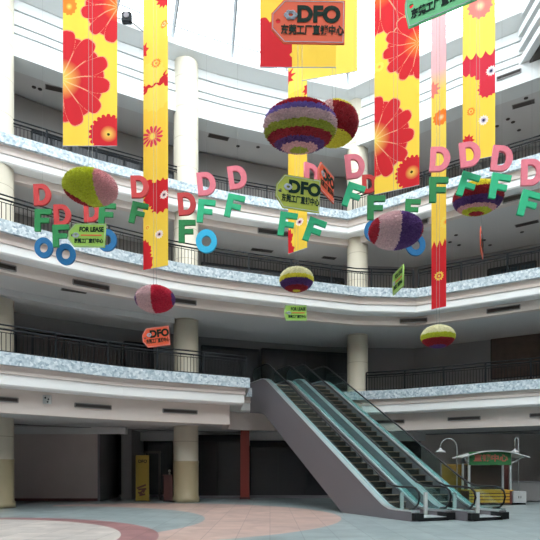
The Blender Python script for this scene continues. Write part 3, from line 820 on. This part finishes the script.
for a in (('F', 'lgreen', 43, 220.5, 22, 'below the leftmost red letter', 0),
          ('F', 'lgreen', 61, 236, 22, 'tucked under the red letter at the lime lease sign', 2),
          ('F', 'lgreen', 107, 214.5, 22, 'between the yellow-green ball and the lime lease sign', -3),
          ('F', 'lgreen', 138.5, 213.5, 21.5, 'left of the long yellow banner', -12),
          ('F', 'lgreen', 187, 231.5, 22.5, 'below the red letter on the pale column', 0),
          ('F', 'lmint', 206, 211.5, 23, 'just right of the pale column', -5),
          ('F', 'lmint', 234.5, 206.5, 23, 'below the higher pink letter', -12),
          ('F', 'lmint', 287.5, 224.5, 23.5, 'directly below the olive tag, left one', -8),
          ('F', 'lmint', 314.5, 231, 24, 'directly below the olive tag, right one', -20),
          ('F', 'lmint', 353.5, 196, 24, 'in front of the column left of the red flower banner', -18),
          ('F', 'lgreen', 376, 208, 24, 'below the lower edge of the red flower banner', 0),
          ('F', 'lgreen', 412.5, 209.5, 20, 'partly behind the pink and purple ball', -3),
          ('F', 'lgreen', 438.5, 190, 25, 'in front of the slim red-ended banner', 0),
          ('F', 'lmint', 468, 185.5, 24.5, 'left one in front of the striped ball at the right', -17),
          ('F', 'lmint', 499.5, 187, 25.5, 'right one in front of the striped ball at the right', -10),
          ('F', 'lmint', 529, 204.5, 26, 'lowest one at the right edge', -15)):
    letter(*a[:7], cordlen=LH / 2 + .05)
for a in (('O', 'lblue', 44, 248, 20.5, 'leftmost of the two at the far left', 8, None),
          ('O', 'lblue', 66, 254.5, 21.5, 'lower one touching the lime lease sign', 12, None),
          ('O', 'lblue', 107, 240.5, 22, 'mostly hidden behind the lime lease sign', 0, None),
          ('O', 'lcyan', 206.5, 241.5, 23.5, 'hanging right of the pale column', 0, None),
          ('O', 'lblue', 374, 231, 24, 'mostly hidden behind the pink and purple ball', 0, None),
          ('O', 'lblue', 415.5, 245, 25, 'lower right of the pink and purple ball', 5, None)):
    letter(*a[:7], cordlen=LH / 2 + .05, **({'Yo': 15.5} if a[2] > 370 else {}))

# flower balls
BC = dict(red=(0.40, 0.012, 0.03), crimson=(0.52, 0.015, 0.05), dred=(0.30, 0.008, 0.018), purple=(0.10, 0.035, 0.17), violet=(0.20, 0.14, 0.42), pink=(0.68, 0.33, 0.34),
          lpink=(0.62, 0.42, 0.43), green=(0.34, 0.36, 0.035), ygreen=(0.50, 0.52, 0.03), yellow=(0.82, 0.62, 0.05), cream=(0.80, 0.66, 0.45))
BM = {k: mat('ball_flowers_' + k, v, 0.8, noise=0.5, nscale=30) for k, v in BC.items()}
def ball(px, py, rx, ry, Y, fn, label, seed=0, tilt=0.0, cords=True, sub=5):
    p = P(px, py, Y); a = rx / F * Y * 0.95; 
    el = math.atan2(HZ - py, F)
    # vertical radius seen from below
    at = rx * (HZ - py) / F; c = math.sqrt(max(ry * ry - at * at, 1)) / F * Y * 0.95
    t_c = c
    t = thing('flower_ball', label, 'ball', p, group='hanging flower balls')
    bm = bmesh.new(); bmesh.ops.create_icosphere(bm, subdivisions=sub, radius=1)
    rnd = random.Random(seed)
    cols = {}
    for f in bm.faces:
        n = f.calc_center_median().normalized()
        j = Vector((rnd.uniform(-1, 1), rnd.uniform(-1, 1), rnd.uniform(-1, 1))) * 0.018
        cols.setdefault(fn((n + j).normalized()), []).append([v.co.copy() for v in f.verts])
    bm.free()
    sc = Vector((a, a, c))
    for k, tris in cols.items():
        bm = bmesh.new()
        for tr in tris:
            cen_ = sum(tr, Vector()) / 3; base = [Vector((v.x * sc.x, v.y * sc.y, v.z * sc.z)) for v in tr]
            h = 1.0 + rnd.uniform(0.02, 0.085)
            jit = Vector((rnd.uniform(-1, 1), rnd.uniform(-1, 1), rnd.uniform(-1, 1))) * .03
            tip = (cen_ + jit).normalized() * h; tip = Vector((tip.x * sc.x, tip.y * sc.y, tip.z * sc.z))
            vs = [bm.verts.new(b) for b in base]; tv = bm.verts.new(tip)
            for i in range(3): bm.faces.new((vs[i], vs[(i + 1) % 3], tv))
        bmesh.ops.remove_doubles(bm, verts=bm.verts, dist=1e-5)
        obj('flower_band', bm, BM[k.replace('_b', '')], t)
    if cords:
        for s in (-.04, .04): cord(t, s, c * .9, ROOFZ - p.z, r=.004)
    return Y, p.z - c * 1.06
def lat(n): return math.degrees(math.asin(max(-1, min(1, n.z))))
def bands(shift, *bs, tilt=0):
    ct, st = math.cos(R(tilt)), math.sin(R(tilt)); shift -= tilt
    # limits are given as heights on the visible disc; shift = how far round the underside the viewer sees
    lim = [(math.degrees(math.asin(max(-1, min(1, v)))) - shift, c) for v, c in bs]
    def fn(n):
        l = math.degrees(math.asin(max(-1, min(1, n.z * ct - n.y * st))))
        for q, c in lim:
            if l > q: return c
        return lim[-1][1]
    return fn
def sh(py, rx, ry):
    at = rx * (HZ - py) / F; return math.degrees(math.atan2(at, math.sqrt(max(ry * ry - at * at, 1))))
BA = ball(300, 127, 37, 29, 11.0, bands(sh(127, 37, 29), (.86, 'red'), (.68, 'violet'), (.32, 'lpink'), (.04, 'green'), (-.28, 'dred'), (-.51, 'purple'), (-.72, 'pink'), (-2, 'green'), tilt=22), 'largest flower ball with red, violet, pink and green horizontal stripes', 1)
def fb(n):
    v = n.x * .25 + n.z * .9 - n.y * .3
    if n.x < -.15 and v > -.2: return 'lpink'
    if v > .78: return 'yellow'
    if v < -.42: return 'yellow_b'
    return 'dred'
BB = ball(334, 124, 24.5, 25, 13.2, fb, 'dark red flower ball with yellow rim, half hidden behind the largest ball', 2)
def fc(n):
    if n.x > .36: return 'pink'
    if n.x * .7 - n.y * .35 + n.z * .6 < -.76: return 'dred'
    return 'ygreen'
BCC = ball(90.5, 187.5, 27, 20.5, 12.4, fc, 'yellow-green and pink flower ball above the lime lease sign', 3)
def fd(n):
    if n.x > .90: return 'purple'
    if n.x < -.86: return 'purple_b'
    return 'lpink' if n.x < -.03 else 'crimson'
BD = ball(155, 299, 20, 14.5, 15.0, fd, 'pink and crimson flower ball below the long yellow banner', 4)
BE = ball(296.5, 279.5, 17.3, 13.3, 15.5, bands(sh(279, 17.3, 13.3), (.52, 'cream'), (.2, 'yellow'), (-.35, 'purple'), (-.77, 'dred'), (-2, 'yellow')), 'small flower ball striped yellow and purple with cream top, above the lime sign', 5)
def ff(n):
    if n.x < -.74: return 'red'
    if n.x > .90: return 'red_b'
    return 'lpink' if n.x < .02 else 'purple'
BF = ball(395.5, 231, 27, 20, 12.6, ff, 'pale pink and purple flower ball with red edge below the red flower banner', 6)
BG = ball(478, 198, 24.5, 19, 15.2, bands(sh(198, 24.5, 19), (.73, 'yellow'), (.24, 'dred'), (-.22, 'purple'), (-.46, 'pink'), (-.72, 'ygreen'), (-2, 'dred'), tilt=13), 'striped flower ball behind two green letters at the right', 7)
BH = ball(438, 336.5, 17, 12, 15.5, bands(sh(336, 17, 12), (.42, 'cream'), (0, 'ygreen'), (-.65, 'dred'), (-2, 'purple')), 'lowest small flower ball, striped cream and dark red, at the right', 8)

# tag signs
def sign(px, py, wpx, hpx, Y, m, label, roll=0, yaw=0, kind='dfo', group='hanging tag signs', pointed=True, under=None):
    if under: Y = under[0]
    p = P(px, py, Y); W = wpx / F * Y / max(0.07, math.cos(R(yaw)) - (px - CX) / F * math.sin(R(yaw))); H = hpx / F * Y
    t = thing('tag_sign', label, 'sign', p, (0, R(-roll), R(yaw)), group)
    hw, hh = W / 2, H / 2; cpt = 0.17 * W
    if pointed: outer = [(-hw + cpt, -hh), (hw, -hh), (hw, hh), (-hw + cpt, hh), (-hw, hh * .35), (-hw, -hh * .35)]
    else: outer = [(-hw + cpt * .3, -hh), (hw, -hh), (hw, hh), (-hw + cpt * .3, hh), (-hw, hh * .2), (-hw, -hh * .2)]
    hole = arc(-hw + cpt * .55, 0, H * .055, H * .055, 0, 2 * PI * 15 / 16, 15)
    me = curve_mesh('board', [outer, hole], .012); me.transform(Matrix.Rotation(R(90), 4, 'X')); link('board', me, t, m)
    inn = [(x * .965, y * .94) for x, y in outer]; inn2 = [(x * .95, y * .915) for x, y in outer]
    me = curve_mesh('border_line', [inn, inn2], .002); me.transform(Matrix.Rotation(R(90), 4, 'X')); link('border_line', me, t, M['logo'], loc=(0, -.014, 0))
    # emblem: three interlaced ovals
    if kind in ('dfo', 'lease'):
        bm = bmesh.new(); ex = -hw + cpt * 1.55 if kind == 'dfo' else -hw + cpt * 1.2; ez = hh * .28 if kind == 'dfo' else 0
        for a in (0, 60, 120):
            ca, sa = math.cos(R(a)), math.sin(R(a)); pts = []
            for i in range(20):
                q = 2 * PI * i / 20; x, z = W * .075 * math.cos(q), H * .07 * math.sin(q)
                pts.append((ex + x * ca * 1.15 - z * sa, -.018, ez + (x * sa + z * ca) * .8))
            tube(bm, pts, H * .02, 5, closed=True)
        obj('emblem', bm, M['logo'], t)
    if kind == 'dfo':
        link('lettering', text_mesh('DFO', H * .50, H * .026, xs=.98), t, M['ink'], loc=(W * .14, -.018, hh * .30))
        link('lettering', text_mesh('东莞工厂直销中心', H * .235, H * .008, xs=1.0 * W / H / 1.62 * .74), t, M['ink'], loc=(W * .06, -.018, -hh * .42))
    elif kind == 'lease':
        link('lettering', text_mesh('FOR LEASE', H * .27, H * .012, xs=.92 * W / H / 1.45 * .8), t, M['ink'], loc=(W * .12, -.018, hh * .48))
        obj('red_line', BX(-W * .16, W * .40, -.018, -.012, -H * .03, H * .03), M['inkred'], t)
        link('lettering', text_mesh('东莞工厂直销中心', H * .2, H * .008, xs=.74 * W / H / 1.5), t, M['ink'], loc=(W * .06, -.018, -hh * .5))
    elif kind == 'big':
        link('lettering', text_mesh('东莞工厂直销中心', H * .235, H * .01, xs=1.0 * W / H / 1.62 * .74), t, M['ink'], loc=(W * .02, -.018, -hh * .45))
        link('lettering', text_mesh('DFO', H * .50, H * .026, xs=.98), t, M['ink'], loc=(W * .14, -.018, hh * .30))
    if under: cord(t, 0, hh - .01, under[1] - p.z - .01)
    else:
        for x in (-W * .3, W * .4): cord(t, x, hh - .01, ROOFZ - p.z)
    return t
sign(308, 22.3, 73.5, 43.5, 8.0, M['orange'], 'large orange tag sign hanging at the top centre', roll=-1, yaw=0)
sign(440, -6, 72, 43, 7.6, M['tgreen'], 'large green tag sign cut off by the top of the view', roll=0, yaw=-32, kind='big', pointed=False)
sign(298, 193.5, 44, 33.5, 11.2, M['olive'], 'olive green tag sign below the striped ball', roll=-3, yaw=12, under=BA)
sign(326, 182, 15.5, 28, 12.6, M['orange'], 'orange-red tag sign seen nearly edge-on beside the olive one', yaw=61, under=BB)
sign(87, 235.5, 37, 23.5, 12.0, M['lime'], 'lime green lease sign below the yellow-green and pink ball', roll=-3, yaw=-6, kind='lease', under=BCC)
sign(295.5, 313, 22.5, 15.5, 15.5, M['lime'], 'small lime green lease sign below the yellow and purple ball', roll=2, yaw=8, kind='lease', pointed=False, under=BE)
sign(156, 337, 27, 19.5, 15.2, M['orange'], 'small orange tag sign below the pink and crimson ball', roll=6, yaw=-4, under=BD)
sign(398, 280.5, 11, 21, 13.4, M['lime'], 'green lease sign turned almost edge-on below the pale pink and purple ball', yaw=-84, kind='lease', pointed=False, under=BF)
sign(481.5, 242.5, 2.6, 24, 14.2, M['orange'], 'orange tag sign seen exactly edge-on at the right', yaw=65, kind='dfo', under=BG)

# banners -----------------------------------------------------------
YEL = np.array(srgb(252, 222, 88)); RED = np.array(srgb(222, 44, 54)); PALE = np.array(srgb(255, 240, 190)); PINKL = np.array(srgb(245, 150, 140))
ORG_ = np.array(srgb(250, 150, 50)); LY = np.array(srgb(252, 232, 110)); WH = np.array(srgb(250, 240, 235)); ROSE = np.array(srgb(232, 70, 100))
def ss(x, a, b): return np.clip((x - a) / (b - a), 0, 1)
def daisy(col, X, Z, cx, cz, r, n, c_in, c_out, line=None, ph=0.0, sx=1.0, depth=0.22, mid=None, layers=2):
    """layered petals, coordinates in pixel units of the print"""
    dx = (X - cx) / sx; dz = Z - cz; rr = np.hypot(dx, dz) / r; th = np.arctan2(dz, dx) + ph
    for l in range(layers):
        t = (th * n / (2 * PI) + (0.5 if l == 0 and layers > 1 else 0)) % 1.0 - 0.5
        R_ = (0.88 if l == 0 else 1.0) * (1 - 2 * depth * (np.abs(t) * 2) ** 3.2)
        ins = rr < R_
        f = ss(rr, .03, .42)[..., None]
        c = c_in * (1 - f) + c_out * f
        col[ins] = c[ins]
        if line is not None:
            e = ins & ((rr > R_ - 1.1 / r) | ((np.abs(t) > .5 - .035 / np.maximum(rr, .12) * 8 / n * .9) & (rr < .9)))
            col[e] = (0.45 * line + 0.55 * c)[e]
    return col
def blob(col, X, Z, cx, cz, r, c, n=14, depth=.12, sx=1.0):
    dx = (X - cx) / sx; dz = Z - cz; rr = np.hypot(dx, dz) / r; th = np.arctan2(dz, dx)
    ins = rr < 1 - depth * np.abs(np.sin(th * n / 2)); col[ins] = c; return col
def small(col, X, Z, cx, cz, r, c1, c2, c3):
    rr = np.hypot(X - cx, Z - cz) / r; th = np.arctan2(Z - cz, X - cx)
    i = rr < 1 - .25 * np.abs(np.sin(th * 6)); col[i] = c1
    i = rr < .6 - .2 * np.abs(np.sin(th * 6)); col[i] = c2
    i = rr < .25; col[i] = c3; return col

def banner(px0, px1, pyb, Y, paint, label, pyt=-70, yaw=0.0, res=2.6, name='fabric_banner'):
    cx = (px0 + px1) / 2; p = P(cx, pyb, Y); W = (px1 - px0) / F * Y / math.cos(R(yaw)); H = (pyb - pyt) / F * Y
    W = (px1 - px0) / F * Y / (math.cos(R(yaw)) - (cx - CX) / F * math.sin(R(yaw)))
    t = thing(name, label, 'banner', p, (0, 0, R(yaw)), 'printed flower banners')
    nx = int((px1 - px0) * res); nz = int((pyb - pyt) * res)
    nx = max(nx, 8)
    xs = np.linspace(0, 1, nx + 1); zs_ = np.linspace(0, 1, nz + 1)
    Xc = (xs[:-1] + xs[1:]) / 2; Zc = (zs_[:-1] + zs_[1:]) / 2
    GX, GZ = np.meshgrid(px0 + Xc * (px1 - px0), pyb - Zc * (pyb - pyt))
    col = paint(GX, GZ)
    VX, VZ = np.meshgrid(-W / 2 + xs * W, zs_ * H)
    wav = 0.018 * np.sin(VX * 9 + 0.6) * (0.5 + VZ / H)
    verts = np.stack([VX, wav, VZ], -1).reshape(-1, 3)
    backv = verts + np.array([0, 0.006, 0]); nv = len(verts)
    idx = (np.arange(nz)[:, None] * (nx + 1) + np.arange(nx)[None, :]).reshape(-1)
    fr = np.stack([idx, idx + 1, idx + nx + 2, idx + nx + 1], -1)
    me = bpy.data.meshes.new('cloth'); me.from_pydata(verts.tolist(), [], fr.tolist())
    at = me.color_attributes.new('print', 'FLOAT_COLOR', 'CORNER')
    c4 = np.concatenate([col.reshape(-1, 3), np.ones((nx * nz, 1))], 1); c4 = np.repeat(c4, 4, axis=0)
    at.data.foreach_set('color', c4.astype(np.float32).ravel())
    me.update(); o = link('cloth', me, t, M['cloth'])
    sm = o.modifiers.new('thickness', 'SOLIDIFY'); sm.thickness = 0.008
    obj('bottom_rod', TB([(-W / 2, 0, .0), (W / 2, 0, .0)], .010, 6), M['logo'], t)
    for s in (-.45, .45): cord(t, s * W, H, ROOFZ - p.z)
    return t

def base(X, c): return np.ones(X.shape + (3,)) * c
def p1(X, Z):      # wide, red dahlias
    c = base(X, YEL)
    daisy(c, X, Z, 69, 6, 9, 12, LY, ORG_, sx=.9)
    daisy(c, X, Z, 118, 6, 38, 11, ORG_, RED, PALE, ph=.2)
    daisy(c, X, Z, 118, -80, 50, 13, ORG_, RED, PALE)
    daisy(c, X, Z, 61, 79, 50, 12, LY, RED, PALE, ph=.1)
    daisy(c, X, Z, 108.5, 134, 20, 22, LY, RED, None, depth=.12)
    i = np.hypot(X - 108.5, Z - 134.5) < 1.4; c[i] = np.array(srgb(60, 60, 20)); return c
def p2(X, Z):
    c = base(X, YEL)
    f = ss(Z, 140, 20)[..., None]; c = c * (1 - f * .5) + LY * f * .5  # veiling glare painted in: cloth colour pales towards the top
    blob(c, X, Z, 168, 0, 13, RED, 16, .2); blob(c, X, Z, 143, 46, 9, RED, 7, .4, sx=.7); blob(c, X, Z, 156, 86, 16, RED, 22, .3, sx=1.1); blob(c, X, Z, 156, 98, 14, LY, 12, .15, sx=1.1); blob(c, X, Z, 152, 72, 13, LY, 12, .15, sx=1.0)
    small(c, X, Z, 156, 63, 5, ORG_, LY, ORG_); small(c, X, Z, 164, 28, 4, ORG_, PALE, ORG_)
    daisy(c, X, Z, 152.5, 135.5, 12, 13, LY, ROSE, None, depth=.45, layers=1); i = np.hypot(X - 152.5, (Z - 135.5) * .7) < 2.2; c[i] = LY
    daisy(c, X, Z, 140, 181, 14, 15, RED, RED, None); blob(c, X, Z, 160, 197, 18, RED, 18, .15)
    blob(c, X, Z, 153, 168, 12, YEL, 12, .12); blob(c, X, Z, 140, 213, 14, YEL, 22, .15)
    blob(c, X, Z, 158, 225, 9, YEL, 10, .1)
    blob(c, X, Z, 142, 258, 22, RED, 20, .1, sx=.52); blob(c, X, Z, 161, 252, 11, YEL, 18, .14)
    for q in ((164, 197), (159, 235)): small(c, X, Z, *q, 4.6, WH, np.array(srgb(230, 190, 190)), np.array(srgb(70, 60, 80)))
    small(c, X, Z, 147.5, 226, 3.4, LY, ORG_, LY); return c
def p3(X, Z):
    c = base(X, YEL); i = (X < 292) & (Z > 14); c[i] = RED
    blob(c, X, Z, 312, 55, 30, YEL, 12, .18, sx=.75); blob(c, X, Z, 270, 0, 22, YEL, 12, .2)
    daisy(c, X, Z, 318, 20, 20, 14, LY, YEL, None); return c
def p3b(X, Z):
    c = base(X, LY); return c
def p3c(X, Z):
    c = base(X, LY)
    f = (Z > 90)[..., None]; c = np.where(f, YEL, c)
    blob(c, X, Z, 286, 72, 10, RED, 9, .4); blob(c, X, Z, 309, 95, 7, RED, 8, .3)
    blob(c, X, Z, 285, 246, 24, RED, 20, .12, sx=.42); blob(c, X, Z, 300, 240, 9, YEL, 12, .1)
    small(c, X, Z, 299.5, 222.5, 4.2, WH, np.array(srgb(225, 170, 190)), np.array(srgb(90, 50, 90))); return c
def p4(X, Z):
    c = base(X, YEL)
    daisy(c, X, Z, 380, -18, 52, 12, ORG_, RED, PALE); daisy(c, X, Z, 418, 50, 36, 12, ORG_, RED, PALE, ph=.3)
    daisy(c, X, Z, 379, 61, 5, 10, ORG_, LY)
    daisy(c, X, Z, 373, 134, 44, 12, LY, RED, PALE, ph=.15, sx=.95)
    daisy(c, X, Z, 412, 176, 17, 22, LY, RED, None, depth=.12); i = np.hypot(X - 411.5, Z - 175.5) < 1.3; c[i] = np.array(srgb(60, 60, 20)); return c
def p5(X, Z):
    c = base(X, np.array(srgb(250, 205, 210)))  # pale pink top: skylight glare put into the cloth colour
    f = ss(Z, 70, 92)[..., None]; c = c * (1 - f) + LY * f
    blob(c, X, Z, 432, 88, 9, PINKL, 9, .4)
    f = ss(Z, 150, 210)[..., None]; c = c * (1 - f) + YEL * f
    daisy(c, X, Z, 441, 118, 8, 12, PALE, ORG_); small(c, X, Z, 446, 224, 7, LY, YEL, ORG_)
    r = (Z > 240 + 7 * np.abs(((X * .19) % 1) - .5) * 2); c[r] = RED
    small(c, X, Z, 439, 276, 5, YEL, RED, YEL); return c
def p6(X, Z):
    c = base(X, LY)  # paler yellow above the rose patch includes painted veiling glare
    r = (Z > 52 + 6 * np.abs(np.sin(X * .33))) & (Z < 96 + 5 * np.sin(X * .5)); c[r] = RED * .5 + ROSE * .5
    blob(c, X, Z, 463, 92, 21, YEL, 20, .14); i = Z > 97; c[i] = YEL
    blob(c, X, Z, 487, 90, 10, RED * .6 + ROSE * .4, 12, .2)
    daisy(c, X, Z, 480, 6, 13, 13, PALE, PINKL, None, depth=.4); blob(c, X, Z, 468, 139, 7, RED, 9, .35)
    for q in ((491, 74), (483.5, 121)): small(c, X, Z, *q, 5.5, WH, np.array(srgb(200, 190, 205)), np.array(srgb(60, 50, 90)))
    small(c, X, Z, 471, 110, 4.5, ORG_, LY, ORG_); return c

banner(63, 117, 146, 16.5, p1, 'wide yellow banner with big red flowers at the upper left', yaw=0)
banner(143, 168, 268, 18.5, p2, 'long narrow yellow banner with red patches left of the pale column', yaw=-26)
banner(260, 336, 67.5, 11.5, p3, 'red and yellow banner directly behind the large orange tag')
banner(302, 357, 76, 14.5, p3b, 'plain yellow banner behind the red and yellow one at the top', yaw=-14)
banner(288, 307, 251, 19.5, p3c, 'narrow yellow banner running behind the striped balls and the olive tag', yaw=-42)
banner(374, 419, 190, 17.0, p4, 'yellow banner with big red flowers right of the centre', yaw=-26)
banner(431.5, 446, 308, 19.5, p5, 'slim banner with glare-paled top and a red lower end at the right', yaw=-42)
banner(462.5, 495, 159, 18.0, p6, 'yellow banner with rose patch at the upper right', yaw=-22)

# spotlights
t = thing('floodlight', 'black floodlight box on the white upper wall between the left banners', 'floodlight', P(127, 18, 25.2))
bm = BX(-.22, .22, -.12, .12, -.24, .22); bmesh.ops.bevel(bm, geom=bm.edges[:], offset=.04, segments=2, affect='EDGES'); obj('housing', bm, M['black'], t)
bm = bmesh.new(); lathe(bm, [(.12, 0), (.12, .03), (.02, .04)], 20); o = obj('lens', bm, M['truss'], t); o.rotation_euler = (R(90), 0, 0); o.location = (0, -.12, .03)
obj('cable', TB([(-.5, .3, .25), (-.1, .1, .0), (.25, .1, -.15), (1.0, .5, -.55)], .025, 6), M['back'], t)
q, tt = edge_at(PATH2, 48, 0.9)
t = thing('wall_speaker', 'small white fitting on the left second-floor fascia above the shutter', 'speaker', (q.x, q.y - .04, z2b + .62))
obj('housing', BX(-.15, .15, -.1, .04, -.17, .17), M['white'], t)
for x, z in ((-.05, .06), (.07, .0), (.04, -.1)):
    bm = bmesh.new(); lathe(bm, [(.04, 0), (.03, .02)], 10); o = obj('driver', bm, M['black'], t); o.rotation_euler = (R(90), 0, 0); o.location = (x, -.1, z)
